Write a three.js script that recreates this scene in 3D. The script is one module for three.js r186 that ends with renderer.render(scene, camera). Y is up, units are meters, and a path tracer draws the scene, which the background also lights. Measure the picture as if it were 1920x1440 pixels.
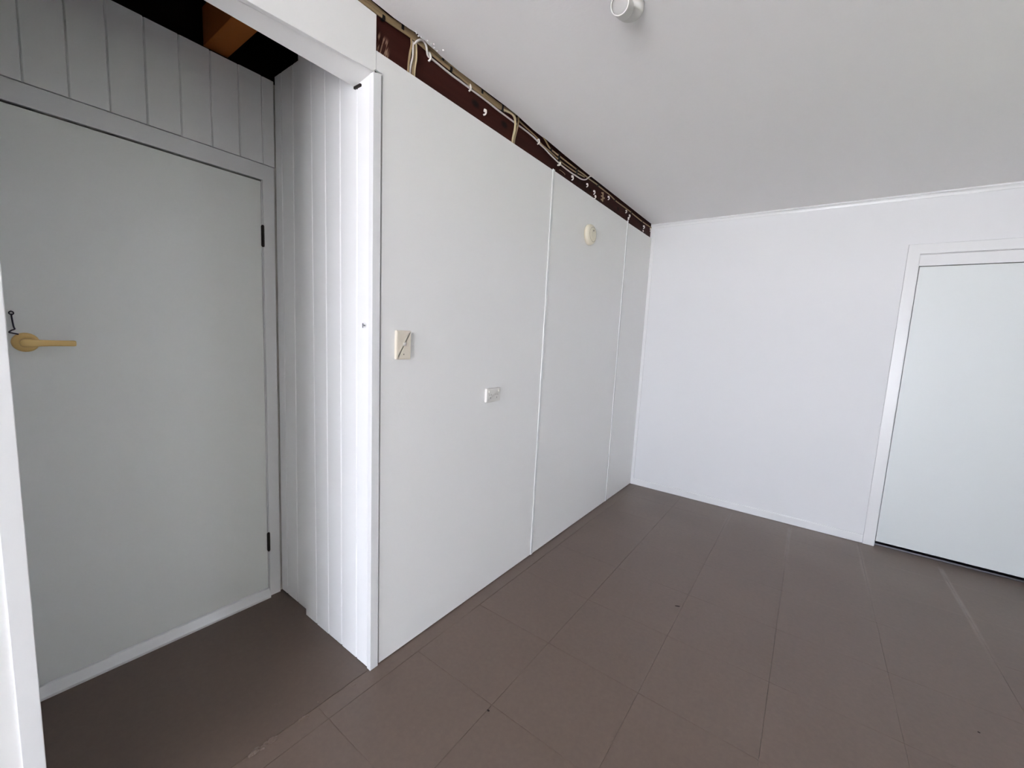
import * as THREE from 'three';
import { RoundedBoxGeometry } from 'three/addons/geometries/RoundedBoxGeometry.js';
import { mergeGeometries } from 'three/addons/utils/BufferGeometryUtils.js';
import { ImprovedNoise } from 'three/addons/math/ImprovedNoise.js';

// ------------------------------------------------------------------ camera, sky, sun, exposure
const scene = new THREE.Scene();
const camera = new THREE.PerspectiveCamera(86.2264, 4 / 3, 0.05, 300);
camera.position.set(1.351, 1.418, 3.99);
camera.rotation.set(-0.115682, 0.627892, 0.05087, 'YXZ');
scene.add(camera);

const SKY = 7.6;                                        // radiance overhead
const SUN = new THREE.Vector3(-5, 9, -5).normalize();
// bright overcast sky: three times as bright overhead as at the horizon, the same all round
const skyData = new Float32Array(64 * 128 * 4);
for (let j = 0; j < 128; j++) for (let i = 0; i < 64; i++) {
  const up = Math.max(0, Math.sin(((j + 0.5) / 128 - 0.5) * Math.PI)), L = SKY * (1 + 2 * up) / 3;
  skyData.set([L * 0.915, L * 0.98, L * 1.14, 1], (j * 64 + i) * 4);
}
const sky = new THREE.DataTexture(skyData, 64, 128, THREE.RGBAFormat, THREE.FloatType);
sky.mapping = THREE.EquirectangularReflectionMapping;
sky.magFilter = sky.minFilter = THREE.LinearFilter;
sky.needsUpdate = true;
scene.background = sky;

const sun = new THREE.DirectionalLight(0xfff0e2, 11);
sun.name = 'sun_light';
sun.position.copy(SUN).multiplyScalar(20).add(new THREE.Vector3(1.7, 0, 10));
sun.target.position.set(1.7, 0, 10);
sun.castShadow = true; sun.shadow.mapSize.set(2048, 2048);
Object.assign(sun.shadow.camera, { left: -14, right: 14, top: 14, bottom: -14, near: 1, far: 50 });
scene.add(sun, sun.target);

const renderer = new THREE.WebGLRenderer({ antialias: true });
renderer.toneMapping = THREE.LinearToneMapping;
renderer.toneMappingExposure = 4.6;
renderer.shadowMap.enabled = true;

// ------------------------------------------------------------------ helpers
let seed = 7;
const rnd = () => ((seed = (seed * 1664525 + 1013904223) >>> 0) / 4294967296);
const rr = (a, b) => a + (b - a) * rnd();
const perlin = new ImprovedNoise();
const noise = (x, y, z = 0) => perlin.noise(x, y, z);
const used = {};
const numbered = (n) => { const k = used[n] = (used[n] ?? -1) + 1; return k ? `${n}_${String(k).padStart(3, '0')}` : n; };

// flat shaded, uv in metres from the dominant axis
function planar(g) {
  const q = g.index ? g.toNonIndexed() : g;
  const p = q.attributes.position, uv = new Float32Array(p.count * 2);
  const a = new THREE.Vector3(), b = new THREE.Vector3(), c = new THREE.Vector3();
  for (let i = 0; i < p.count; i += 3) {
    a.fromBufferAttribute(p, i); b.fromBufferAttribute(p, i + 1); c.fromBufferAttribute(p, i + 2);
    const n = b.clone().sub(a).cross(c.clone().sub(a));
    const m = [Math.abs(n.x), Math.abs(n.y), Math.abs(n.z)], ax = m.indexOf(Math.max(...m));
    for (let k = 0; k < 3; k++) {
      const v = [a, b, c][k];
      uv[(i + k) * 2] = ax === 0 ? v.z : v.x; uv[(i + k) * 2 + 1] = ax === 1 ? v.z : v.y;
    }
  }
  q.setAttribute('uv', new THREE.BufferAttribute(uv, 2));
  return q;
}
function box(x0, x1, y0, y1, z0, z1, r = 0) {
  const w = x1 - x0, h = y1 - y0, d = z1 - z0;
  const g = r ? new RoundedBoxGeometry(w, h, d, 2, Math.min(r, w / 2.01, h / 2.01, d / 2.01)) : new THREE.BoxGeometry(w, h, d);
  g.translate((x0 + x1) / 2, (y0 + y1) / 2, (z0 + z1) / 2);
  return planar(g);
}
// polygon of [a, b] pairs extruded by depth along +c ; plane 'zy' -> extrude along x, 'xy' -> along z, 'xz' -> along y
function prism(plane, pts, from, to, bevel = 0) {
  const s = new THREE.Shape(pts.map(([a, b]) => new THREE.Vector2(a, b)));
  const d = to - from;
  const g = new THREE.ExtrudeGeometry(s, bevel ? { depth: d - 2 * bevel, bevelEnabled: true, bevelThickness: bevel, bevelSize: bevel, bevelOffset: -bevel, bevelSegments: 2, curveSegments: 16 } : { depth: d, bevelEnabled: false, curveSegments: 16 });
  if (bevel) g.translate(0, 0, bevel);
  g.translate(0, 0, from);
  const p = g.attributes.position;
  let flip = false;
  for (let i = 0; i < p.count; i++) {
    const a = p.getX(i), b = p.getY(i), c = p.getZ(i);
    if (plane === 'xy') p.setXYZ(i, a, b, c);
    if (plane === 'zy') { p.setXYZ(i, c, b, a); flip = true; }
    if (plane === 'xz') { p.setXYZ(i, a, c, b); flip = true; }
  }
  const q = g.index ? g.toNonIndexed() : g;
  if (flip) {
    for (const at of Object.values(q.attributes)) {
      const n = at.itemSize, ar = at.array;
      for (let i = 0; i < at.count; i += 3) for (let k = 0; k < n; k++) { const t = ar[(i + 1) * n + k]; ar[(i + 1) * n + k] = ar[(i + 2) * n + k]; ar[(i + 2) * n + k] = t; }
    }
  }
  q.computeVertexNormals();
  return planar(q);
}
const merge = (gs) => mergeGeometries(gs.map((g) => { const q = g.index ? g.toNonIndexed() : g; for (const k of Object.keys(q.attributes)) if (!['position', 'normal', 'uv'].includes(k)) q.deleteAttribute(k); return q; }));
function tube(pts, r, radial = 8, seg = 0, closed = false) {
  const c = new THREE.CatmullRomCurve3(pts.map((p) => new THREE.Vector3(...p)), closed, 'centripetal');
  return new THREE.TubeGeometry(c, seg || Math.max(8, pts.length * 6), r, radial, closed);
}
const V = (x, y, z) => new THREE.Vector3(x, y, z);
// turn a +z axis geometry so that +z goes along d, then move to p
function aim(g, d, p) {
  const m = new THREE.Matrix4().makeRotationFromQuaternion(new THREE.Quaternion().setFromUnitVectors(V(0, 0, 1), V(...d).normalize()));
  g.applyMatrix4(m); g.translate(...p); return g;
}
const lathe = (pts, n = 40) => { const g = new THREE.LatheGeometry(pts.map(([r, h]) => new THREE.Vector2(r, h)), n); g.rotateX(Math.PI / 2); return g; }; // axis +z

function add(name, g, m, parent = scene, label) {
  const o = new THREE.Mesh(g, m);
  o.name = parent === scene ? numbered(name) : partName(parent, name);
  o.castShadow = o.receiveShadow = true;
  if (label) o.userData.label = label;
  parent.add(o);
  return o;
}
function partName(parent, n) { const c = parent.userData._n ??= {}; const k = c[n] = (c[n] ?? -1) + 1; return k ? `${n}_${String(k).padStart(3, '0')}` : n; }
function struct(name) { const o = new THREE.Group(); o.name = numbered(name); o.userData.kind = 'structure'; scene.add(o); return o; }
function thing(name, label, category, pos = [0, 0, 0], group) {
  const o = new THREE.Group(); o.name = numbered(name); o.position.set(...pos);
  Object.assign(o.userData, { label, category }); if (group) o.userData.group = group;
  scene.add(o); return o;
}

// ------------------------------------------------------------------ textures and materials
function dataTex(w, h, f, srgb) {
  const d = new Uint8Array(w * h * 4);
  for (let j = 0; j < h; j++) for (let i = 0; i < w; i++) {
    const c = f((i + 0.5) / w, (j + 0.5) / h), k = (j * w + i) * 4;
    d[k] = Math.max(0, Math.min(255, c[0])); d[k + 1] = Math.max(0, Math.min(255, c[1])); d[k + 2] = Math.max(0, Math.min(255, c[2])); d[k + 3] = 255;
  }
  const t = new THREE.DataTexture(d, w, h);
  t.magFilter = THREE.LinearFilter; t.minFilter = THREE.LinearMipmapLinearFilter; t.generateMipmaps = true;
  t.wrapS = t.wrapT = THREE.RepeatWrapping;
  if (srgb) t.colorSpace = THREE.SRGBColorSpace;
  t.needsUpdate = true;
  return t;
}
// tileable paint roller stipple, one repeat = 0.4 m
const stipple = dataTex(256, 256, (u, v) => {
  const s = (k, z) => noise(u * k, v * k, z);
  const e = Math.min(1, Math.min(u, v, 1 - u, 1 - v) * 12);
  const x = 128 + e * (60 * s(24, 1.3) + 50 * s(60, 4.1));
  return [x, x, x];
});
stipple.repeat.set(2.5, 2.5);
const paint = (hex, rough, bump = 0.0004, extra = {}) => new THREE.MeshPhysicalMaterial({ color: hex, roughness: rough, bumpMap: stipple, bumpScale: bump, ...extra });
const M = {
  wall: paint('#e6e6e7', 0.55),
  sheet: paint('#f3f2f0', 0.5),
  ceiling: paint('#f8f6f5', 0.85, 0.0006),
  gloss: paint('#ececec', 0.22, 0.0002),
  vj: paint('#f2f2f2', 0.42, 0.0002),
  doorGrey: paint('#e2e6e5', 0.36, 0.0002),
  door: paint('#eceeea', 0.42, 0.0003),
  plain: new THREE.MeshStandardMaterial({ color: '#d9d6d0', roughness: 0.8 }),
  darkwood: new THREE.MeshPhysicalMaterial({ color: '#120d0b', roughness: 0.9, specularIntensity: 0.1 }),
  rafter: new THREE.MeshPhysicalMaterial({ color: '#a4602c', roughness: 0.8, specularIntensity: 0.3 }),
  brass: new THREE.MeshPhysicalMaterial({ color: '#ecc87f', roughness: 0.36, metalness: 0.12, clearcoat: 0.3, clearcoatRoughness: 0.3 }),
  bronze: new THREE.MeshStandardMaterial({ color: '#2a221c', roughness: 0.5, metalness: 0.6 }),
  iron: new THREE.MeshStandardMaterial({ color: '#3a3640', roughness: 0.5, metalness: 0.6 }),
  steel: new THREE.MeshStandardMaterial({ color: '#8d8d92', roughness: 0.35, metalness: 0.9 }),
  cream: new THREE.MeshPhysicalMaterial({ color: '#e7dfca', roughness: 0.35 }),
  plate: new THREE.MeshPhysicalMaterial({ color: '#e4dac9', roughness: 0.3 }),
  plateWhite: new THREE.MeshPhysicalMaterial({ color: '#e8e5df', roughness: 0.3 }),
  rocker: new THREE.MeshPhysicalMaterial({ color: '#ece8df', roughness: 0.25 }),
  slot: new THREE.MeshStandardMaterial({ color: '#2b2826', roughness: 0.8 }),
  slotSoft: new THREE.MeshStandardMaterial({ color: '#7f7668', roughness: 0.8 }),
  tan: new THREE.MeshPhysicalMaterial({ color: '#a28b69', roughness: 0.45 }),
  tanPale: new THREE.MeshPhysicalMaterial({ color: '#cfc09a', roughness: 0.4 }),
  cable: new THREE.MeshPhysicalMaterial({ color: '#e3dcd8', roughness: 0.4 }),
  strap: new THREE.MeshStandardMaterial({ color: '#171210', roughness: 0.6 }),
  nylon: new THREE.MeshPhysicalMaterial({ color: '#eee8e2', roughness: 0.35 }),
  lampWhite: new THREE.MeshPhysicalMaterial({ color: '#dedcd8', roughness: 0.4 }),
  opal: new THREE.MeshPhysicalMaterial({ color: '#a5a39f', roughness: 0.55 }),
  chip: new THREE.MeshStandardMaterial({ color: '#2a211c', roughness: 0.9 }),
  outside: new THREE.MeshStandardMaterial({ color: '#cbc9c6', roughness: 0.95 }),
  added_lawn: new THREE.MeshStandardMaterial({ color: '#5f6b47', roughness: 1 }),
  sideWall: paint('#bfc2ba', 0.7),
};

// floor paint: brown, with a film of dust left along the joints near the back wall. The map covers x -1..3.5, z 0..4.5
const smooth = (a, b, x) => { const t = Math.max(0, Math.min(1, (x - a) / (b - a))); return t * t * (3 - 2 * t); };
const XJ = [0.073, 0.499, 0.925, 1.351, 1.777, 2.203, 2.629, 3.055, 3.2];
const ZJ = [0, 0.321, 0.741, 1.161, 1.581, 2.001, 2.421, 2.841, 3.261, 3.681, 4.101, 4.521];
const floorMap = dataTex(1536, 1536, (u, v) => {
  const x = u * 4.5 - 1, z = v * 4.5;
  const cloud = noise(x * 0.9, z * 0.9, 2.2), mid = noise(x * 4, z * 4, 5.1), fine = noise(x * 60, z * 60, 8.7), fine2 = noise(x * 150, z * 150, 3.3);
  let k = 1 + 0.03 * cloud + 0.015 * mid + 0.03 * fine + 0.02 * fine2;
  let dust = 0;
  for (let i = 2; i < 8; i++) {
    const d = Math.abs(x - XJ[i] - 0.004 * noise(z * 3, i * 7.1));
    const reach = [0, 0, 0.75, 1.0, 1.0, 1.35, 1.2, 0.9][i], str = [0, 0, 0.16, 0.26, 0.28, 0.55, 0.5, 0.35][i];
    dust += str * smooth(0.019, 0.006, d) * smooth(0.05, 0.14, z) * smooth(reach, reach * 0.45, z) * (0.85 + 0.5 * noise(x * 14, z * 9, i));
  }
  for (let i = 1; i < 4; i++) {
    const d = Math.abs(z - ZJ[i]);
    dust += [0, 0.13, 0.14, 0.06][i] * smooth(0.014, 0.003, d) * smooth(0.3, 1.2, x) * (0.8 + 0.6 * noise(x * 3, i));
  }
  const film = 0.16 * smooth(1.5, 0.15, z) * smooth(-0.25, 0.5, noise(x * 2.4, z * 2.4, 11)) + 0.16 * smooth(0.18, 0.02, z);
  dust += film;
  k *= 1;
  const base = [110, 94, 84], grey = [150, 136, 127];
  return base.map((b, i) => (b * k) * (1 - dust) + grey[i] * dust * k);
}, true);
floorMap.wrapS = floorMap.wrapT = THREE.MirroredRepeatWrapping;
const floorBump = dataTex(512, 512, (u, v) => {
  const e = Math.min(1, Math.min(u, v, 1 - u, 1 - v) * 14);
  const x = 128 + e * (10 * noise(u * 9, v * 9, 1.7) + 40 * noise(u * 34, v * 34, 6.3) + 22 * noise(u * 90, v * 90, 9.9));
  return [x, x, x];
});
floorBump.repeat.set(4.5, 4.5);
M.floor = new THREE.MeshPhysicalMaterial({ color: '#ffffff', map: floorMap, roughness: 0.38, specularIntensity: 1, bumpMap: floorBump, bumpScale: 0.0006 });
M.alcoveFloorShaded = M.floor.clone(); M.alcoveFloorShaded.color.set('#e4e2e0');  // same floor paint tinted down: the alcove shade is put into the colour
M.joint = new THREE.MeshStandardMaterial({ color: '#5d504a', roughness: 0.7 });
function floorUV(g) {
  const p = g.attributes.position, uv = new Float32Array(p.count * 2);
  for (let i = 0; i < p.count; i++) { uv[2 * i] = (p.getX(i) + 1) / 4.5; uv[2 * i + 1] = p.getZ(i) / 4.5; }
  g.setAttribute('uv', new THREE.BufferAttribute(uv, 2));
  return g;
}
// dark red stained beam: grain along z, knots, and pale scrapes at the near end
const beamMap = dataTex(2048, 128, (u, v) => {
  const z = u * 3.1, y = 2.3 + v * 0.45;
  const g = noise(z * 1.2, y * 60, 1) * 0.5 + noise(z * 4, y * 160, 3) * 0.3 + noise(z * 0.8, y * 6, 5) * 0.6;
  const far = 1 - 0.2 * smooth(2.2, 1.6, z) + 0.25 * noise(z * 5, y * 12, 13) * smooth(2.4, 1.6, z);
  let c = [62 + 16 * g, 30 + 8 * g, 25 + 7 * g].map((x) => x * far);
  for (const [kz, ky, r] of [[2.5, 2.464, 0.014], [2.283, 2.466, 0.014], [1.3, 2.45, 0.01], [0.8, 2.46, 0.012]]) {
    const d = Math.hypot((z - kz) * 0.6, y - ky) / r, t = smooth(1.6, 0.3, d);
    c = c.map((x, i) => x * (1 - t) + [20, 11, 9][i] * t);
  }
  const s = smooth(0.02, 0.22, noise(z * 170 + (y - 2.4) * 55, y * 16, 7) + 0.4 * noise(z * 60, y * 40, 3)) * smooth(3.03, 3.018, z) * smooth(2.966, 2.985, z) * smooth(2.475, 2.45, y + (3.0 - z) * 0.1);
  c = c.map((x, i) => x * (1 - 0.8 * s) + [196, 165, 140][i] * 0.8 * s);
  return c;
}, true);
beamMap.wrapS = beamMap.wrapT = THREE.ClampToEdgeWrapping;
M.beam = new THREE.MeshPhysicalMaterial({ map: beamMap, roughness: 0.7, specularIntensity: 0.2 });

// ------------------------------------------------------------------ the room: x 0..RX, z 0..RZ
const H = 2.525, RX = 3.2, RZ = 8.3;
const OP = { x0: 0.4, x1: 2.72, y1: 2.12 };       // doorway to the outside in the front wall

// floor: one tile each, thin painted-over joints
{
  const f = struct('floor');
  add('slab', floorUV(box(-0.95, RX + 0.15, -0.2, -0.0016, -0.15, RZ + 0.12)), M.floor, f);
  const tile = (x0, x1, z0, z1, parent, name = 'floor_tile') => {
    const c = 0.0005, y = 0, yb = -0.0014;
    const P = [[x0 + c, y, z0 + c], [x1 - c, y, z0 + c], [x1 - c, y, z1 - c], [x0 + c, y, z1 - c], [x0, yb, z0], [x1, yb, z0], [x1, yb, z1], [x0, yb, z1]];
    const F = [0, 3, 2, 0, 2, 1, 0, 1, 5, 0, 5, 4, 1, 2, 6, 1, 6, 5, 2, 3, 7, 2, 7, 6, 3, 0, 4, 3, 4, 7];
    const pos = []; for (const i of F) pos.push(...P[i]);
    const g = new THREE.BufferGeometry(); g.setAttribute('position', new THREE.Float32BufferAttribute(pos, 3)); g.computeVertexNormals();
    return add(name, floorUV(g), M.floor, parent);
  };
  const gap = (k, open) => (open.includes(k) ? 0.0013 : 0.0001);
  const openZ = [3.261, 2.841, 2.421], openX = [0.073, 0.499];
  const xs = [0.004, ...XJ];
  for (let j = 0; j < ZJ.length - 1; j++) for (let i = 0; i < xs.length - 1; i++) {
    const g = [gap(xs[i], openX), gap(xs[i + 1], openX), gap(ZJ[j], openZ), gap(ZJ[j + 1], openZ)], narrow = i === 0 && ZJ[j] < 3.2;
    if (narrow) continue;                          // the border course has no cross joints
    tile(xs[i] + g[0], xs[i + 1] - g[1], ZJ[j] + g[2], ZJ[j + 1] - g[3], f);
  }
  tile(0.004, 0.073 - 0.0008, 0, 3.26, f);
  tile(0.0, RX, 4.521, RZ + 0.1, f, 'rear_floor');
  // alcove floor: a smooth slab that ends in a rough edge under the header
  const pts = []; const n = 36;
  for (let i = 0; i <= n; i++) { const z = 2.98 + (i / n) * 1.1; pts.push([-0.007 + 0.0035 * noise(z * 14, 3) + 0.002 * noise(z * 50, 9), z]); }
  add('alcove_slab', floorUV(prism('xz', [[-0.85, 2.98], [-0.85, 4.08], ...pts.reverse()], -0.05, 0.0012)), M.alcoveFloorShaded, f);
  // dried lumps of mortar along the edge
  const lump = (x, z, r, h) => {
    const g = new THREE.IcosahedronGeometry(1, 3), p = g.attributes.position;
    for (let i = 0; i < p.count; i++) {
      const k = 1 + 0.45 * noise(p.getX(i) * 1.7 + z * 40, p.getY(i) * 1.7, p.getZ(i) * 1.7 + x * 9);
      p.setXYZ(i, x + p.getX(i) * r * k, p.getY(i) * h * k, z + p.getZ(i) * r * 1.3 * k);
    }
    g.computeVertexNormals(); return add('mortar_lump', floorUV(g), M.floor, f);
  };
  for (const [x, z, r, h] of [[0.006, 3.311, 0.011, 0.004], [0.0, 3.325, 0.006, 0.003], [0.0, 3.422, 0.012, 0.005], [-0.004, 3.44, 0.007, 0.004], [0.002, 3.452, 0.009, 0.004], [-0.003, 3.472, 0.011, 0.005], [-0.002, 3.487, 0.007, 0.003], [-0.02, 3.25, 0.004, 0.002], [0.014, 3.12, 0.005, 0.002]]) lump(x, z, r, h);
}

// ceiling sheet, its edge short of the exposed beam, with a roof over everything
{
  const edge = [[0.0, 0], [0.0, 1.39], [0.004, 1.702], [0.011, 1.948], [0.007, 1.978], [0.006, 2.06], [0.016, 2.21], [0.017, 2.317], [0.012, 2.487], [0.007, 2.639], [0.01, 2.743], [0.015, 2.783], [0.017, 2.82], [0.022, 2.84], [0.02, 2.86], [0.026, 2.879], [0.02, 2.914], [0.014, 2.978], [0.015, 3.039], [0.013, 3.3]];
  const pts = [[RX, 0], [RX, RZ], [-0.09, RZ], [-0.09, 3.97], [0.012, 3.97], ...edge.slice().reverse()];
  const c = struct('ceiling');
  add('ceiling_sheet', prism('xz', pts, H, H + 0.012), M.ceiling, c);
  // crumbled plaster at the edge of the sheet
  const crumbs = [];
  for (const [x, z, r] of [[0.022, 2.872, 0.0035], [0.026, 2.885, 0.003], [0.03, 2.89, 0.003], [0.027, 2.862, 0.003], [0.03, 2.835, 0.0035], [0.03, 2.815, 0.004], [0.038, 2.808, 0.004], [0.026, 2.795, 0.003], [0.045, 2.765, 0.004], [0.02, 2.775, 0.003], [0.05, 2.33, 0.003], [0.009, 1.36, 0.004], [0.012, 1.345, 0.003], [0.01, 1.62, 0.003]]) {
    const g = new THREE.IcosahedronGeometry(r, 1); const p = g.attributes.position;
    for (let i = 0; i < p.count; i++) p.setXYZ(i, p.getX(i) * (1 + 0.4 * noise(p.getY(i) * 400, x * 99)), p.getY(i) * 0.8, p.getZ(i) * (1 + 0.5 * noise(p.getX(i) * 300, z * 20)));
    g.translate(x, H - 0.001, z); g.computeVertexNormals(); crumbs.push(g);
  }
  const cr = add('plaster_crumbs', merge(crumbs), M.ceiling, c); cr.userData.kind = 'stuff';
  const roof = struct('roof');
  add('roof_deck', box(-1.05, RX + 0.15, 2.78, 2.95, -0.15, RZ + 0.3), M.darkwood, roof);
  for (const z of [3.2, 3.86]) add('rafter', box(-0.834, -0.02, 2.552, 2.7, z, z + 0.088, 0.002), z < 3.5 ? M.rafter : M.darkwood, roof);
}

// back wall with corner strip, baseboard and cornice bead
{
  const w = struct('wall_back');
  const D2 = { x0: 1.868, x1: 2.71, y: 2.118 };
  add('wall_sheet', merge([box(-0.15, D2.x0, 0, 2.8, -0.12, 0), box(D2.x1, RX + 0.12, 0, 2.8, -0.12, 0), box(D2.x0, D2.x1, D2.y, 2.8, -0.12, 0)]), M.wall, w);
  const b = struct('baseboard_back');
  add('skirting_board', prism('zy', [[0, 0.003], [0.012, 0.003], [0.012, 0.058], [0.009, 0.065], [0, 0.065]], 0.03, 1.8), M.gloss, b);
  add('skirting_board', prism('zy', [[0, 0.003], [0.012, 0.003], [0.012, 0.058], [0.009, 0.065], [0, 0.065]], 2.78, RX), M.gloss, b);
  const t = struct('trim_1');
  add('corner_strip', box(0.0, 0.03, 0.0, 2.5, 0, 0.007, 0.002), M.gloss, t);
  const c = struct('trim_2');
  add('cornice_bead', prism('zy', [[0, H - 0.034], [0.006, H - 0.034], [0.008, H - 0.02], [0.014, H - 0.012], [0.022, H - 0.009], [0.022, H], [0, H]], 0.0, RX), M.gloss, c);
}

// door_2: flush white door in the back wall
{
  const d = struct('door_2');
  add('casing', prism('xy', [[1.803, 0], [1.868, 0], [1.868, 2.12], [2.71, 2.12], [2.71, 0], [2.775, 0], [2.775, 2.187], [1.803, 2.187]], 0, 0.013, 0.003), M.gloss, d);
  add('head_board', box(1.869, 2.709, 2.041, 2.117, -0.06, -0.005, 0.002), M.gloss, d);
  add('jamb', box(1.868, 1.872, 0, 2.117, -0.11, 0, 0.001), M.gloss, d);
  add('jamb', box(2.706, 2.71, 0, 2.117, -0.11, 0, 0.001), M.gloss, d);
  add('door_leaf', box(1.8765, 2.702, 0.036, 2.037, -0.052, -0.012, 0.002), M.doorGrey, d);
  add('threshold', box(1.868, 2.71, 0, 0.012, -0.1, -0.03, 0.002), M.steel, d);
  add('backing_panel', box(1.868, 2.71, 0, 2.118, -0.119, -0.112), M.darkwood, d);
  const h = add('door_handle', aim(lathe([[0, 0.03], [0.02, 0.03], [0.026, 0.02], [0.026, 0.01], [0.03, 0.008], [0.031, 0], [0, 0]]), [0, 0, 1], [2.64, 1.0, -0.012]), M.brass, d);
}

// right and front walls; the front wall has the open doorway that lets the daylight in
{
  const r = struct('wall_right');
  const W = { z0: 1.7, z1: 2.18, y0: 1.4, y1: 1.86 };   // unseen window added in the right wall to brighten the left wall
  add('wall_sheet', merge([box(RX, RX + 0.12, 0, W.y0, -0.12, RZ + 0.12), box(RX, RX + 0.12, W.y1, 2.8, -0.12, RZ + 0.12), box(RX, RX + 0.12, W.y0, W.y1, -0.12, W.z0), box(RX, RX + 0.12, W.y0, W.y1, W.z1, RZ + 0.12)]), M.sideWall, r);
  const wn = struct('added_window_1');
  for (const [z0, z1] of [[W.z0, W.z0 + 0.035], [W.z1 - 0.035, W.z1]]) add('added_window_frame', box(RX + 0.03, RX + 0.08, W.y0 + 0.036, W.y1 - 0.036, z0, z1, 0.003), M.gloss, wn);
  for (const y of [W.y0, W.y1 - 0.035]) add('added_window_frame', box(RX + 0.03, RX + 0.08, y, y + 0.035, W.z0, W.z1, 0.003), M.gloss, wn);
  add('added_window_sill', box(RX - 0.03, RX + 0.029, W.y0 - 0.024, W.y0 - 0.001, W.z0 - 0.03, W.z1 + 0.03, 0.004), M.gloss, wn);
  const f = struct('wall_front');
  add('wall_sheet', merge([box(-0.12, OP.x0, 0, 2.8, RZ, RZ + 0.12), box(OP.x1, RX + 0.12, 0, 2.8, RZ, RZ + 0.12), box(OP.x0, OP.x1, OP.y1, 2.8, RZ, RZ + 0.12)]), M.wall, f);
  const dr = struct('door_3');
  add('casing', box(OP.x0 - 0.06, OP.x0, 0, OP.y1 + 0.06, RZ - 0.014, RZ, 0.003), M.gloss, dr);
  add('casing', box(OP.x1, OP.x1 + 0.06, 0, OP.y1 + 0.06, RZ - 0.014, RZ, 0.003), M.gloss, dr);
  add('casing', box(OP.x0, OP.x1, OP.y1, OP.y1 + 0.06, RZ - 0.014, RZ, 0.003), M.gloss, dr);
  const g = struct('ground');
  add('paving', box(-14, 22, -0.25, -0.06, RZ + 0.13, RZ + 24), M.outside, g);
  add('added_lawn', box(RX + 0.13, 22, -0.25, -0.12, -16, RZ + 0.12), M.added_lawn, g);  // unseen grass added here to cut light bounced up through the window
}

// ------------------------------------------------------------------ left wall: sheets, cover strips, exposed beam, header over the alcove
{
  const w = struct('wall_left');
  const pt = -0.011;
  // sheets in the (z, y) plane
  add('wall_panel', prism('zy', [[1.823, 0.004], [2.994, 0.004], [3.012, 2.327], [3.0385, 2.327], [3.0385, 2.39], [1.823, 2.401]], pt, 0, 0.001), M.sheet, w);
  add('wall_panel', prism('zy', [[0.625, 0.004], [1.819, 0.004], [1.819, 2.402], [0.625, 2.404]], pt, 0, 0.001), M.sheet, w);
  add('wall_panel', prism('zy', [[0.0, 0.004], [0.621, 0.004], [0.621, 2.398], [0.0, 2.403]], pt, 0, 0.001), M.sheet, w);
  const strip = (z, wd, top) => prism('zy', [[z - wd, 0.004], [z + wd, 0.004], [z + wd, top], [z - wd, top]], 0, 0.0045, 0.0015);
  add('cover_strip', strip(1.8215, 0.011, 2.406), M.gloss, w);
  add('cover_strip', strip(0.623, 0.009, 2.41), M.gloss, w);
  add('wall_core', box(-0.1, -0.04, 0, 2.36, 0, 2.985), M.plain, w);
  const bg = box(-0.075, -0.017, 2.33, 2.78, -0.01, 3.045);
  const p = bg.attributes.position, uv = bg.attributes.uv;
  for (let i = 0; i < p.count; i++) { uv.setX(i, p.getZ(i) / 3.1); uv.setY(i, (p.getY(i) - 2.3) / 0.45); }
  add('beam', bg, M.beam, w);
  // outer corner of the alcove: narrow strip, a little out of plumb
  add('corner_strip', prism('zy', [[3.001, 0.0], [3.0385, 0.0], [3.0535, 2.312], [3.021, 2.322]], -0.02, 0.0045, 0.0015), M.gloss, w);
  // header: face board to the cable run, soffit sagging towards the room
  add('header_board', prism('zy', [[3.0405, 2.327], [3.0535, 2.318], [3.5, 2.289], [3.98, 2.262], [3.98, 2.506], [3.0405, 2.504]], -0.018, 0, 0.0012), M.sheet, w);
  {
    const A = [0, 2.3175, 3.045], B = [0, 2.261, 3.98], C = [-0.117, 2.3, 3.035], D = [-0.117, 2.3, 3.98];
    const up = 0.03, q = (a, y) => [a[0], y, a[2]];
    const quads = [[A, B, D, C], [C, D, q(D, 2.55), q(C, 2.55)]];
    const pos = []; for (const [a, b, c, d] of quads) pos.push(...a, ...b, ...c, ...a, ...c, ...d, ...a, ...c, ...b, ...a, ...d, ...c);
    // a closed soffit block
    const top = 2.55, P = [A, B, D, C, [-0.019, top, 3.045], [-0.019, top, 3.98], [-0.117, top, 3.98], [-0.117, top, 3.035]];
    const shift = P.slice(0, 2).map(([x, y, z]) => [-0.0008, y - 0.001, z]); P[0] = shift[0]; P[1] = shift[1];
    const F = [[0, 3, 2, 1], [2, 3, 7, 6], [0, 1, 5, 4], [4, 5, 6, 7], [0, 4, 7, 3], [1, 2, 6, 5]];
    const o = []; for (const [a, b, c, d] of F) o.push(...P[a], ...P[b], ...P[c], ...P[a], ...P[c], ...P[d]);
    const g = new THREE.BufferGeometry(); g.setAttribute('position', new THREE.Float32BufferAttribute(o, 3)); g.computeVertexNormals();
    add('soffit_board', planar(g), M.sheet, w);
  }
  // near side of the alcove opening and the rest of the wall
  add('corner_strip', prism('zy', [[3.919, 0], [3.954, 0], [3.954, 2.27], [3.919, 2.27]], -0.02, 0.0045, 0.0015), M.gloss, w);
  add('wall_panel', box(-0.117, 0, 0, H + 0.2, 3.9541, RZ + 0.02), M.sheet, w);
  add('jamb_lining', box(-0.115, -0.021, 0, 2.27, 3.921, 3.954), M.gloss, w);
}

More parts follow.
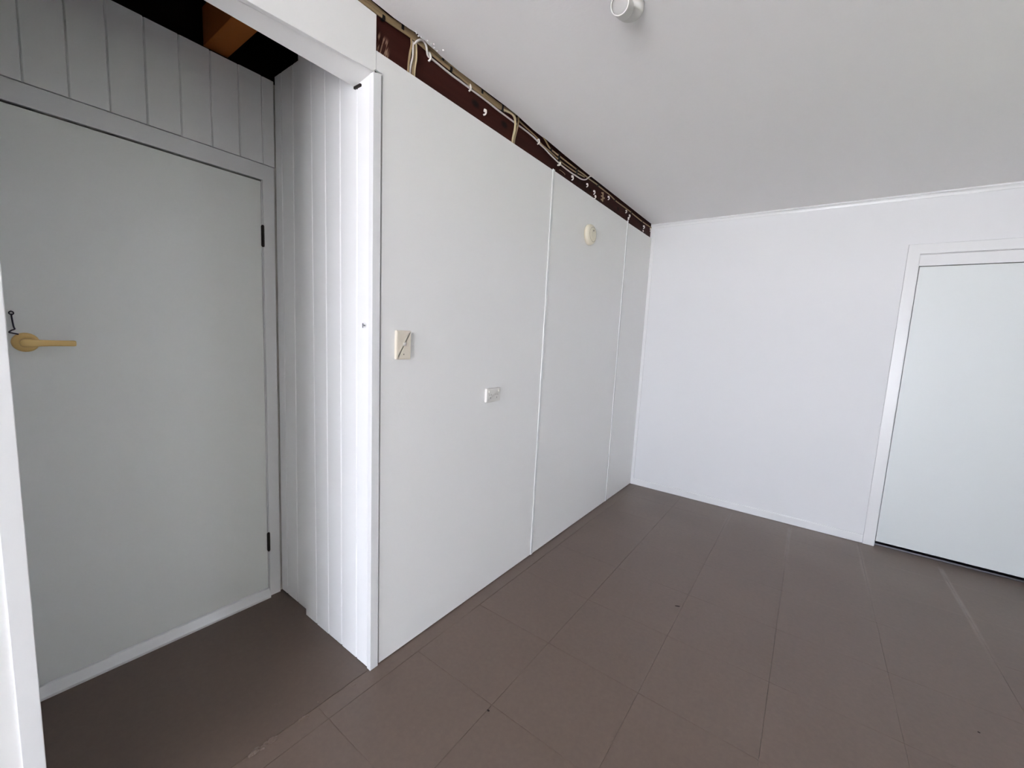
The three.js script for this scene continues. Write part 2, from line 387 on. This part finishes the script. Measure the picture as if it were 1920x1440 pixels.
// alcove walls: V-jointed boards
function vboard(w, h, t, y0) {
  const c = 0.004;
  const s = [[0.0004, 0], [w - 0.0004, 0], [w - 0.0004, -(t - c)], [w - c, -t], [c, -t], [0.0004, -(t - c)]].reverse();
  const g = new THREE.ExtrudeGeometry(new THREE.Shape(s.map(([a, b]) => new THREE.Vector2(a, b))), { depth: h, bevelEnabled: false });
  g.rotateX(-Math.PI / 2); g.translate(0, y0, 0);
  return g;
}
{
  const s = struct('wall_alcove_side');
  const xo = [-0.528, -0.424, -0.319, -0.212, -0.1, -0.0205], bottoms = [0.004, 0.003, 0.004, 0.002, 0.003];
  for (let i = 0; i < 5; i++) {
    const g = vboard(xo[i + 1] - xo[i], 2.545 + 0.004 * (i % 2), 0.022, bottoms[i]);
    const p = g.attributes.position;
    for (let k = 0; k < p.count; k++) {
      const low = p.getY(k) < 0.02, z = p.getZ(k);
      p.setX(k, p.getX(k) + xo[i]);
      p.setZ(k, z + 3.0135 + p.getY(k) * 0.006);                                   // face at 3.0355, leaning out a little towards the top
      if (low && i > 1) p.setY(k, p.getY(k) + 0.004 * Math.abs(noise(p.getX(k) * 31, i)));
    }
    g.computeVertexNormals();
    add('wall_board', planar(g), M.vj, s);
  }
  const xi = [-0.808, -0.743, -0.636, -0.529];
  for (let i = 0; i < 3; i++) {
    const g = vboard(xi[i + 1] - xi[i], 2.545, 0.016, 0.012); g.translate(xi[i], 0, 3.004);
    add('wall_board', planar(g), M.vj, s);
  }
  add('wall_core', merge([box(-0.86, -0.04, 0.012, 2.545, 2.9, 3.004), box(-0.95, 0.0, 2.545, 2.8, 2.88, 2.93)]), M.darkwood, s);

  const b = struct('wall_alcove_back');
  const zs = [3.075, 3.17, 3.275, 3.38, 3.486, 3.591, 3.693, 3.798, 3.903, 4.0];
  const bw = (z0, z1, y0) => { const g = vboard(z1 - z0, 2.536 - y0 + 0.006 * noise(z0 * 40, 2), 0.012, y0); g.rotateY(Math.PI / 2); g.translate(-0.819, 0, z1); return planar(g); };
  add('wall_board', bw(3.022, zs[0], 2.156), M.vj, b);
  for (let i = 0; i < zs.length - 1; i++) add('wall_board', bw(zs[i], zs[i + 1], 2.156), M.vj, b);
  add('wall_core', merge([box(-0.93, -0.8195, 2.085, 2.53, 2.9, 4.1), box(-0.93, -0.8195, 0, 2.085, 2.9, 3.078), box(-0.93, -0.8195, 0, 2.085, 3.912, 4.1)]), M.plain, b);
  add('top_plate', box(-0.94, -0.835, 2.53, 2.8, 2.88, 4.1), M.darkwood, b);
  const e = struct('wall_alcove_end');
  add('wall_sheet', box(-0.86, -0.117, 0, 2.8, 4.0, 4.08), M.vj, e);
}

// door_1: flush door in the alcove, hinged on the right
{
  const d = struct('door_1');
  const X = -0.807;
  add('casing', prism('zy', [[3.027, 0], [3.079, 0], [3.079, 2.083], [3.911, 2.083], [3.911, 0], [3.97, 0], [3.97, 2.153], [3.027, 2.153]], -0.8195, X, 0.002), M.gloss, d);
  add('jamb', box(-0.92, -0.815, 0, 2.1, 3.074, 3.0825, 0.001), M.gloss, d);
  add('jamb', box(-0.92, -0.815, 0, 2.1, 3.909, 3.915, 0.001), M.gloss, d);
  add('door_leaf', box(-0.852, X - 0.004, 0.05, 2.0755, 3.0855, 3.905, 0.002), M.door, d);
  add('door_sill', prism('xy', [[-0.9, 0.0], [-0.79, 0.0], [-0.788, 0.012], [-0.806, 0.046], [-0.815, 0.049], [-0.9, 0.049]], 3.083, 3.908), M.gloss, d);
  add('backing_panel', box(-0.925, -0.918, 0, 2.1, 3.07, 3.92), M.darkwood, d);
  for (const y of [1.829, 0.303]) {
    const h = add('hinge', aim(lathe([[0, -0.05], [0.0045, -0.05], [0.0062, -0.046], [0.0062, -0.017], [0.0056, -0.0165], [0.0056, -0.0155], [0.0062, -0.015], [0.0062, 0.015], [0.0056, 0.0155], [0.0056, 0.0165], [0.0062, 0.017], [0.0062, 0.046], [0.0045, 0.05], [0, 0.05]], 16), [0, 1, 0], [-0.8045, y, 3.083]), M.bronze, d, 'dark bronze butt hinge');
    add('hinge_leaf', box(-0.8135, -0.8065, y - 0.046, y + 0.046, 3.0795, 3.0885, 0.001), M.bronze, h);
  }
  // lever handle on a round rose
  const hy = 1.314, hz = 3.838, hx = X - 0.004;
  const h = add('door_handle', aim(lathe([[0, 0.006], [0.0135, 0.0062], [0.0165, 0.0075], [0.025, 0.0078], [0.0298, 0.0058], [0.0322, 0.002], [0.0324, 0], [0, 0]], 48), [1, 0, 0], [hx, hy, hz]), M.brass, d, 'aged brass lever handle on a round rose');
  add('handle_neck', aim(lathe([[0, 0.05], [0.0095, 0.05], [0.0105, 0.045], [0.0105, 0.012], [0.013, 0.007], [0, 0.007]], 28), [1, 0, 0], [hx, hy, hz]), M.brass, h);
  {
    // lever: lofted rounded bar, from the neck towards the hinge side
    const secs = [[0.0165, 0.003, 0.002], [0.0155, 0.0072, 0.0045], [0.0125, 0.0112, 0.0068], [0.008, 0.0136, 0.0084], [0, 0.014, 0.0088], [-0.012, 0.0136, 0.008], [-0.03, 0.0113, 0.0064], [-0.055, 0.0102, 0.0058], [-0.085, 0.0101, 0.0056], [-0.105, 0.0102, 0.0056], [-0.1115, 0.0096, 0.005], [-0.114, 0.0078, 0.0038]];
    const N = 20, pos = [], idx = [];
    secs.forEach(([dz, hh, th], k) => {
      for (let i = 0; i < N; i++) {
        const t = (i / N) * Math.PI * 2, cs = Math.cos(t), sn = Math.sin(t), e = 0.55;
        pos.push(hx + 0.046 - 0.004 * Math.max(0, -dz) / 0.11 + th * Math.sign(cs) * Math.abs(cs) ** e, hy + hh * Math.sign(sn) * Math.abs(sn) ** e, hz + dz);
        if (k) { const a = (k - 1) * N + i, b = (k - 1) * N + (i + 1) % N, c = k * N + i, f = k * N + (i + 1) % N; idx.push(a, b, c, b, f, c); }
      }
    });
    for (const [k, s] of [[0, 1], [secs.length - 1, -1]]) {
      const ci = pos.length / 3; let m = [0, 0, 0]; for (let i = 0; i < N; i++) for (let a = 0; a < 3; a++) m[a] += pos[(k * N + i) * 3 + a] / N; pos.push(...m);
      for (let i = 0; i < N; i++) s > 0 ? idx.push(ci, k * N + (i + 1) % N, k * N + i) : idx.push(ci, k * N + i, k * N + (i + 1) % N);
    }
    const g = new THREE.BufferGeometry(); g.setAttribute('position', new THREE.Float32BufferAttribute(pos, 3)); g.setIndex(idx); g.computeVertexNormals();
    g.setAttribute('uv', new THREE.Float32BufferAttribute(new Float32Array(pos.length / 3 * 2), 2));
    add('handle_lever', g, M.brass, h);
  }
}

// ------------------------------------------------------------------ things on the walls
// cabin hook hanging on the alcove door, and its eye on the boards opposite
{
  const hx = -0.8105;
  const t = thing('cabin_hook', 'thin dark wire cabin hook hanging on the alcove door just above the brass lever handle', 'hook', [hx, 1.414, 3.864]);
  const ring = new THREE.TorusGeometry(0.0055, 0.0018, 8, 20); ring.rotateY(Math.PI / 2 - 0.5); ring.translate(0.006, -0.003, 0);
  add('screw_eye', merge([ring, aim(lathe([[0, 0.006], [0.0018, 0.006], [0.0018, 0], [0, 0]], 8), [1, 0, 0], [0, 0.003, 0])]), M.iron, t);
  add('hook_rod', tube([[0.006, -0.006, 0], [0.008, -0.014, 0], [0.007, -0.03, -0.001], [0.006, -0.05, -0.003], [0.006, -0.056, -0.0045], [0.006, -0.060, 0.002], [0.006, -0.067, 0.008], [0.006, -0.069, 0.002], [0.006, -0.073, -0.012]], 0.0021, 8, 80), M.iron, t);
  const e = thing('screw_eye', 'small steel screw eye in the white boards beside the alcove corner strip', 'screw eye', [-0.045, 1.43, 3.044]);
  const r2 = new THREE.TorusGeometry(0.0078, 0.0017, 10, 28); r2.rotateY(-0.5); r2.translate(0.004, 0, 0.013);
  add('ring', r2, M.steel, e);
  add('shank', aim(lathe([[0, 0.008], [0.0018, 0.008], [0.0018, -0.002], [0, -0.002]], 10), [0.15, 0, 1], [0, 0, 0]), M.steel, e);
}
// light switch
function plateShape(w, h, r) {
  const s = new THREE.Shape();
  s.moveTo(-w / 2 + r, -h / 2); s.lineTo(w / 2 - r, -h / 2); s.quadraticCurveTo(w / 2, -h / 2, w / 2, -h / 2 + r); s.lineTo(w / 2, h / 2 - r); s.quadraticCurveTo(w / 2, h / 2, w / 2 - r, h / 2);
  s.lineTo(-w / 2 + r, h / 2); s.quadraticCurveTo(-w / 2, h / 2, -w / 2, h / 2 - r); s.lineTo(-w / 2, -h / 2 + r); s.quadraticCurveTo(-w / 2, -h / 2, -w / 2 + r, -h / 2);
  return s;
}
function plateGeo(w, h, t) {       // lies in the z-y plane, front towards +x
  const g = new THREE.ExtrudeGeometry(plateShape(w, h, 0.004), { depth: t - 0.0045, bevelEnabled: true, bevelThickness: 0.0045, bevelSize: 0.0075, bevelOffset: -0.0075, bevelSegments: 4, curveSegments: 6 });
  g.rotateY(Math.PI / 2);
  return g;
}
{
  const t = thing('light_switch', 'tall off-white light switch plate with one round rocker beside the alcove corner', 'light switch', [0, 1.3605, 2.902]);
  add('plate', plateGeo(0.075, 0.117, 0.011), M.plate, t);
  const rk = lathe([[0, 0.006], [0.004, 0.0058], [0.0062, 0.0045], [0.0072, 0.002], [0.0075, 0], [0, 0]], 28);
  rk.rotateX(0.22); rk.rotateY(Math.PI / 2); rk.translate(0.0112, 0.004, -0.002);
  add('rocker', rk, M.rocker, t);
  add('rocker_surround', aim(lathe([[0.0078, 0.0006], [0.0092, 0.0006], [0.0096, 0], [0.0078, 0]], 28), [1, 0, 0], [0.011, 0.004, -0.002]), M.plate, t);
  add('screw', aim(lathe([[0, 0.0004], [0.0026, 0.0004], [0.0028, 0], [0, 0]], 14), [1, 0, 0], [0.0111, -0.0375, 0]), M.slotSoft, t);
  const mk = new THREE.TorusGeometry(0.0036, 0.0004, 6, 20); mk.rotateY(Math.PI / 2); mk.translate(0.0111, 0.044, -0.001);
  add('screw_cap', mk, M.plate, t);
}
// double power outlet
{
  const t = thing('power_outlet', 'white double power outlet with two rocker switches, low on the left wall', 'outlet', [0, 1.105, 2.305]);
  add('plate', plateGeo(0.118, 0.073, 0.0125), M.plateWhite, t);
  for (const s of [-1, 1]) {
    const g = new RoundedBoxGeometry(0.007, 0.0145, 0.0095, 3, 0.002); g.rotateZ(0.28); g.translate(0.0125, 0.0215, s * 0.039);
    add('rocker', g, M.rocker, t);
    const pin = (dz, dy, rot, l) => { const q = new THREE.BoxGeometry(0.0012, l, 0.0022); q.rotateX(rot); q.translate(0.0124, dy, s * 0.026 + dz); return q; };
    add('pin_slot', pin(0.0068, 0.002, -0.52, 0.0075), M.slotSoft, t);
    add('pin_slot', pin(-0.0068, 0.002, 0.52, 0.0075), M.slotSoft, t);
    add('pin_slot', pin(0, -0.014, 0, 0.0085), M.slot, t);
  }
}
// smoke alarm
{
  const t = thing('smoke_alarm', 'round cream smoke alarm high on the left wall under the exposed brown beam', 'smoke alarm', [0, 2.145, 1.313]);
  add('base', aim(lathe([[0, 0.004], [0.066, 0.004], [0.0685, 0.003], [0.0685, 0], [0, 0]], 48), [1, 0, 0], [0, 0, 0]), M.cream, t);
  add('housing', aim(lathe([[0.044, 0.0355], [0.05, 0.0355], [0.0575, 0.033], [0.0655, 0.026], [0.069, 0.017], [0.069, 0.006], [0.066, 0.0042], [0, 0.0042]], 56), [1, 0, 0], [0, 0, 0]), M.cream, t);
  add('cover', aim(lathe([[0, 0.0415], [0.03, 0.041], [0.041, 0.039], [0.0455, 0.036], [0.046, 0.03], [0, 0.03]], 56), [1, 0, 0], [0, 0, 0]), M.cream, t);
  for (let i = 0; i < 28; i++) {
    const a = (i / 28) * Math.PI * 2, long = i % 7 < 4;
    const q = new THREE.BoxGeometry(0.0016, long ? 0.0085 : 0.004, 0.0016); q.translate(0, 0, 0); q.rotateX(a); q.translate(0.0357, Math.sin(a) * -0.0482, Math.cos(a) * 0.0482);
    add('vent_slot', q, M.slotSoft, t);
  }
  add('test_button', aim(lathe([[0, 0.0018], [0.0058, 0.0015], [0.0068, 0], [0, 0]], 20), [1, 0, 0], [0.0405, 0.023, 0.006]), M.slotSoft, t);
}
// ceiling spotlight
{
  const t = thing('ceiling_light', 'small white ceiling spotlight on a round base, switched off', 'ceiling light', [0.738, H, 2.583]);
  add('base', aim(lathe([[0, 0.028], [0.032, 0.028], [0.038, 0.025], [0.041, 0.019], [0.042, 0], [0, 0]], 48), [0, -1, 0], [0, 0, 0]), M.lampWhite, t);
  const ax = V(0.1, -0.36, 0.93).normalize(), c0 = V(-0.004, -0.03, 0.036);
  add('arm', aim(lathe([[0, 0.03], [0.011, 0.03], [0.013, 0], [0, 0]], 24), [0, -0.6, 0.8], [-0.002, -0.018, 0.02]), M.lampWhite, t);
  const sh = add('lamp_shade', aim(lathe([[0.0265, 0.062], [0.029, 0.062], [0.03, 0.06], [0.03, 0.006], [0.0275, 0], [0, 0], [0, 0.002], [0.0265, 0.006], [0.0265, 0.062]], 48), ax.toArray(), c0.toArray()), M.lampWhite, t);
  add('bulb_face', aim(lathe([[0, 0.0575], [0.018, 0.0565], [0.026, 0.0545], [0.026, 0.051], [0, 0.051]], 40), ax.toArray(), c0.toArray()), M.opal, t);
}

// ------------------------------------------------------------------ cables along the beam
const BX = -0.017;                                    // face of the beam
{
  // flat beige cables clipped one above the other under the ceiling
  const t = thing('cable_bundle', 'thick band of flat beige cables strapped in black along the top of the brown beam', 'cable');
  const flat = (pts, hw, hh) => { // flat oval section swept along z
    const c = new THREE.CatmullRomCurve3(pts.map((p) => V(...p)), false, 'centripetal'), N = 64, K = 12, pos = [], idx = [];
    for (let i = 0; i <= N; i++) { const p = c.getPoint(i / N); for (let k = 0; k < K; k++) { const a = k / K * Math.PI * 2; pos.push(p.x + hw * Math.cos(a), p.y + hh * Math.sign(Math.sin(a)) * Math.abs(Math.sin(a)) ** 0.6, p.z); if (i) { const A = (i - 1) * K + k, B = (i - 1) * K + (k + 1) % K; idx.push(A, A + K, B, B, A + K, B + K); } } }
    const g = new THREE.BufferGeometry(); g.setAttribute('position', new THREE.Float32BufferAttribute(pos, 3)); g.setIndex(idx); g.computeVertexNormals(); g.setAttribute('uv', new THREE.Float32BufferAttribute(new Float32Array(pos.length / 3 * 2), 2));
    return g;
  };
  add('cable', flat([[-0.009, 2.534, 3.9], [-0.009, 2.534, 3.4], [-0.009, 2.533, 3.05], [-0.009, 2.53, 2.98], [-0.009, 2.54, 2.9], [-0.009, 2.54, 2.84], [-0.01, 2.541, 2.7], [-0.01, 2.534, 2.58], [-0.01, 2.53, 2.4], [-0.01, 2.533, 2.31], [-0.011, 2.541, 2.25], [-0.012, 2.545, 2.2]], 0.0045, 0.0082), M.tan, t);
  add('cable', flat([[-0.009, 2.519, 3.9], [-0.009, 2.519, 3.4], [-0.009, 2.519, 3.04], [-0.01, 2.5225, 2.97], [-0.01, 2.529, 2.88], [-0.01, 2.524, 2.76], [-0.011, 2.522, 2.66], [-0.011, 2.521, 2.58], [-0.011, 2.519, 2.43], [-0.011, 2.519, 2.35], [-0.012, 2.526, 2.29]], 0.0045, 0.0075), M.tan, t);
  for (const [z, y, h] of [[3.007, 2.5165, 0.008], [2.924, 2.536, 0.011], [2.718, 2.539, 0.01], [2.669, 2.521, 0.0085], [2.469, 2.53, 0.011], [2.315, 2.526, 0.017]])
    add('strap', box(BX, -0.0035, y - h, y + h, z - 0.006, z + 0.006, 0.0015), M.strap, t);
}
const cableThing = (name, label, pts, r, m, group, radial = 8) => { const o = add(name, tube(pts, r, radial, pts.length * 8), m); Object.assign(o.userData, { label, category: 'cable' }); if (group) o.userData.group = group; return o; };
cableThing('white_cable', 'long thin white cable looping along the brown beam below the beige cables', [[-0.011, 2.508, 2.866], [-0.002, 2.522, 2.858], [0.0015, 2.537, 2.834], [0.0015, 2.529, 2.816], [-0.004, 2.514, 2.806], [-0.011, 2.507, 2.795], [-0.012, 2.507, 2.771], [-0.0125, 2.506, 2.725], [-0.0125, 2.504, 2.661], [-0.0125, 2.505, 2.618], [-0.0125, 2.506, 2.565], [-0.0125, 2.506, 2.509], [-0.0125, 2.507, 2.451], [-0.0125, 2.506, 2.389], [-0.0125, 2.505, 2.338], [-0.0125, 2.506, 2.28], [-0.012, 2.506, 2.228], [-0.012, 2.507, 2.159], [-0.0125, 2.508, 2.082], [-0.0125, 2.503, 1.999], [-0.0125, 2.495, 1.96], [-0.0125, 2.49, 1.904], [-0.0125, 2.481, 1.847], [-0.0125, 2.476, 1.797], [-0.0125, 2.469, 1.716], [-0.0125, 2.467, 1.624], [-0.0125, 2.469, 1.535], [-0.0115, 2.476, 1.433], [-0.008, 2.49, 1.39], [-0.002, 2.508, 1.368], [0.006, 2.52, 1.354], [0.016, 2.522, 1.34]], 0.0042, M.cable);
cableThing('dropper_cable', 'leftmost beige cable of the four dropping behind the wall sheet above the light switch', [[-0.011, 2.522, 2.879], [-0.009, 2.503, 2.878], [-0.009, 2.468, 2.885], [-0.0125, 2.425, 2.888], [-0.014, 2.36, 2.889]], 0.0042, M.tan);
cableThing('dropper_cable', 'thin white cable dropping between beige ones above the light switch', [[-0.011, 2.515, 2.873], [-0.007, 2.503, 2.874], [-0.006, 2.464, 2.874], [-0.0125, 2.42, 2.879], [-0.014, 2.36, 2.88]], 0.0036, M.cable);
cableThing('dropper_cable', 'shadowed beige cable right of the thin white one above the light switch', [[-0.012, 2.518, 2.866], [-0.011, 2.505, 2.865], [-0.011, 2.471, 2.864], [-0.0135, 2.42, 2.867], [-0.014, 2.36, 2.868]], 0.0044, M.tan);
cableThing('dropper_cable', 'rightmost cream cable of the four dropping above the light switch', [[-0.012, 2.518, 2.856], [-0.008, 2.509, 2.857], [-0.007, 2.464, 2.856], [-0.0125, 2.424, 2.858], [-0.014, 2.36, 2.859]], 0.0036, M.tanPale);
cableThing('bent_cable', 'thick beige cable bending from the strapped band down behind the large wall sheet', [[-0.011, 2.521, 2.32], [-0.006, 2.526, 2.28], [-0.003, 2.529, 2.25], [-0.0015, 2.524, 2.228], [-0.0018, 2.508, 2.214], [-0.005, 2.475, 2.209], [-0.0115, 2.42, 2.216], [-0.014, 2.36, 2.218]], 0.0058, M.tanPale);
cableThing('bent_cable', 'thin beige cable dropping just right of the thick bent one', [[-0.012, 2.556, 2.176], [-0.005, 2.53, 2.183], [-0.003, 2.503, 2.188], [-0.005, 2.48, 2.192], [-0.0125, 2.425, 2.201], [-0.014, 2.36, 2.203]], 0.005, M.tan);
{
  const t = thing('beige_cable', 'thin beige cable clipped along the far half of the brown beam up to the corner', 'cable');
  add('cable', tube([[-0.013, 2.535, 2.2], [-0.013, 2.53, 2.156], [-0.013, 2.524, 2.083], [-0.013, 2.517, 2.0], [-0.013, 2.503, 1.953], [-0.013, 2.499, 1.891], [-0.013, 2.492, 1.8], [-0.013, 2.487, 1.711], [-0.013, 2.488, 1.626], [-0.013, 2.49, 1.529], [-0.013, 2.501, 1.405]], 0.0038, 8, 80), M.tan, t);
  add('cable', tube([[-0.012, 2.548, 1.94], [-0.012, 2.536, 1.908], [-0.0125, 2.514, 1.857], [-0.013, 2.511, 1.8], [-0.013, 2.511, 1.734], [-0.013, 2.511, 1.63], [-0.013, 2.511, 1.525], [-0.013, 2.514, 1.414], [-0.013, 2.512, 1.337], [-0.013, 2.514, 1.214], [-0.013, 2.512, 1.176], [-0.013, 2.51, 0.977], [-0.013, 2.502, 0.866], [-0.013, 2.503, 0.656], [-0.013, 2.503, 0.542], [-0.013, 2.501, 0.502], [-0.013, 2.497, 0.264], [-0.012, 2.501, 0.002]], 0.0044, 8, 160), M.tan, t);
  for (const [z, y, h] of [[1.975, 2.513, 0.009], [1.845, 2.511, 0.008], [1.752, 2.499, 0.023], [1.52, 2.5, 0.02], [1.2, 2.513, 0.008], [0.885, 2.502, 0.008], [0.533, 2.502, 0.008], [0.255, 2.497, 0.008]])
    add('strap', box(BX, -0.0075, y - h, y + h, z - 0.008, z + 0.008, 0.0015), M.strap, t);
}
// nylon cable clips: little hooks with a nail
function clipGeo(s = 1) {
  const g = tube([[0, 0.011 * s, 0.002 * s], [0.007 * s, 0.01 * s, -0.001 * s], [0.0085 * s, 0.002 * s, -0.003 * s], [0.0075 * s, -0.006 * s, -0.002 * s], [0, -0.011 * s, 0.003 * s]], 0.0034 * s, 8, 24);
  const pad = new RoundedBoxGeometry(0.006 * s, 0.012 * s, 0.009 * s, 2, 0.002 * s); pad.translate(0.003 * s, 0.008 * s, 0.001 * s);
  return merge([g, pad]);
}
const clip0 = new THREE.Mesh(clipGeo(), M.nylon);
const clip = (y, z, label, group, s = 1, turn = 0) => {
  const o = clip0.clone(); o.name = numbered('cable_clip'); o.position.set(BX, y, z); o.scale.setScalar(s); o.rotation.x = turn; o.castShadow = o.receiveShadow = true;
  o.userData = { label, category: 'cable clip', group }; scene.add(o); return o;
};
const CG = 'white nylon clips on the white cable', EG = 'empty white nylon clips on the brown beam';
clip(2.507, 2.788, 'white clip holding the white cable right after its loop, nearest the alcove', CG, 1.25, 0.4);
clip(2.508, 2.548, 'white clip holding the straight run of white cable above the largest wall sheet', CG, 1.15, 0.3);
clip(2.5, 1.981, 'white clip where the white cable starts to dip beyond the bent beige cable', CG, 1.15, 0.1);
clip(2.464, 1.745, 'white clip at the low point of the white cable above the first cover strip', CG, 1.3, -0.7);
for (const [y, z, l, s] of [
  [2.452, 2.439, 'lone empty white clip left of the bent beige cable, low on the beam', 1.15],
  [2.441, 1.571, 'empty white clip just below the sagging end of the white cable', 1.15],
  [2.462, 1.36, 'empty white clip under the curled tip of the white cable', 1],
  [2.449, 1.248, 'upper of two empty white clips left of the grey cable bracket', 1.1],
  [2.424, 1.226, 'lower of two empty white clips, at the sheet edge left of the grey bracket', 1],
  [2.482, 1.003, 'empty white clip right beside the grey cable bracket', 1.1],
  [2.479, 0.643, 'empty white clip touching the beige cable left of the second cover strip', 1],
  [2.462, 0.567, 'upper of the pair of empty white clips above the second cover strip', 1.1],
  [2.436, 0.585, 'lower of the pair of empty white clips above the second cover strip', 1],
  [2.459, 0.205, 'empty white clip between the second cover strip and the back wall', 1.15],
  [2.424, 0.209, 'small empty white clip lowest on the beam near the back wall', 0.7],
  [2.478, 0.02, 'empty white clip in the corner against the back wall', 1.1]]) clip(y, z, l, EG, s, rr(-0.3, 0.3));
// grey terminal bracket
{
  const t = thing('cable_bracket', 'small grey upright cable bracket with side lugs on the far part of the beam', 'bracket', [BX, 2.463, 1.098]);
  add('spine', box(0, 0.005, -0.032, 0.032, -0.008, 0.006, 0.0015), M.tan, t);
  for (const [y, z] of [[0.022, 0.014], [0.0, 0.016], [-0.024, 0.016], [-0.002, -0.016]]) add('lug', box(0, 0.006, y - 0.005, y + 0.005, z - 0.014, z + 0.012, 0.002), M.tan, t);
}
// staple left on the beam above the first cover strip
{
  const o = add('cable_staple', tube([[BX, 2.438, 1.73], [BX + 0.004, 2.437, 1.725], [BX + 0.004, 2.433, 1.665], [BX, 2.432, 1.66]], 0.0018, 6, 30), M.tan);
  Object.assign(o.userData, { label: 'thin pale wire staple low on the beam just right of the first cover strip', category: 'staple' });
}
// dark packer in place of the shaded gap where the header meets the boards
{
  const o = add('gap_infill', box(-0.113, -0.072, 2.2885, 2.297, 3.038, 3.056, 0.001), M.bronze);
  Object.assign(o.userData, { label: 'tiny dark packer where the header meets the white boards', category: 'infill' });
}
// crumbs of debris on the floor
const chips = [[0.903, 1.731, 0.013, 0.004, 0.5, 'dark sliver of debris lying alone on the middle of the brown floor'], [0.503, 2.868, 0.005, 0.004, 0.2, 'tiny dark crumb on the floor nearest the alcove corner'], [2.02, 1.75, 0.004, 0.003, 0, 'tiny dark crumb on the floor in front of the right-hand door']];
for (const [x, z, a, b, turn, label] of chips) {
  const g = new THREE.IcosahedronGeometry(1, 2), p = g.attributes.position;
  for (let i = 0; i < p.count; i++) { const k = 1 + 0.4 * noise(p.getX(i) * 2 + x * 9, p.getY(i) * 2, p.getZ(i) * 2); p.setXYZ(i, p.getX(i) * a * k, (p.getY(i) * 0.6 + 0.6) * b * 0.6 * k, p.getZ(i) * b * k); }
  g.rotateY(turn); g.translate(x, 0, z); g.computeVertexNormals();
  const o = add('debris_chip', g, M.chip); Object.assign(o.userData, { label, category: 'debris' });
}
scene.traverse((o) => { delete o.userData._n; });

renderer.render(scene, camera);
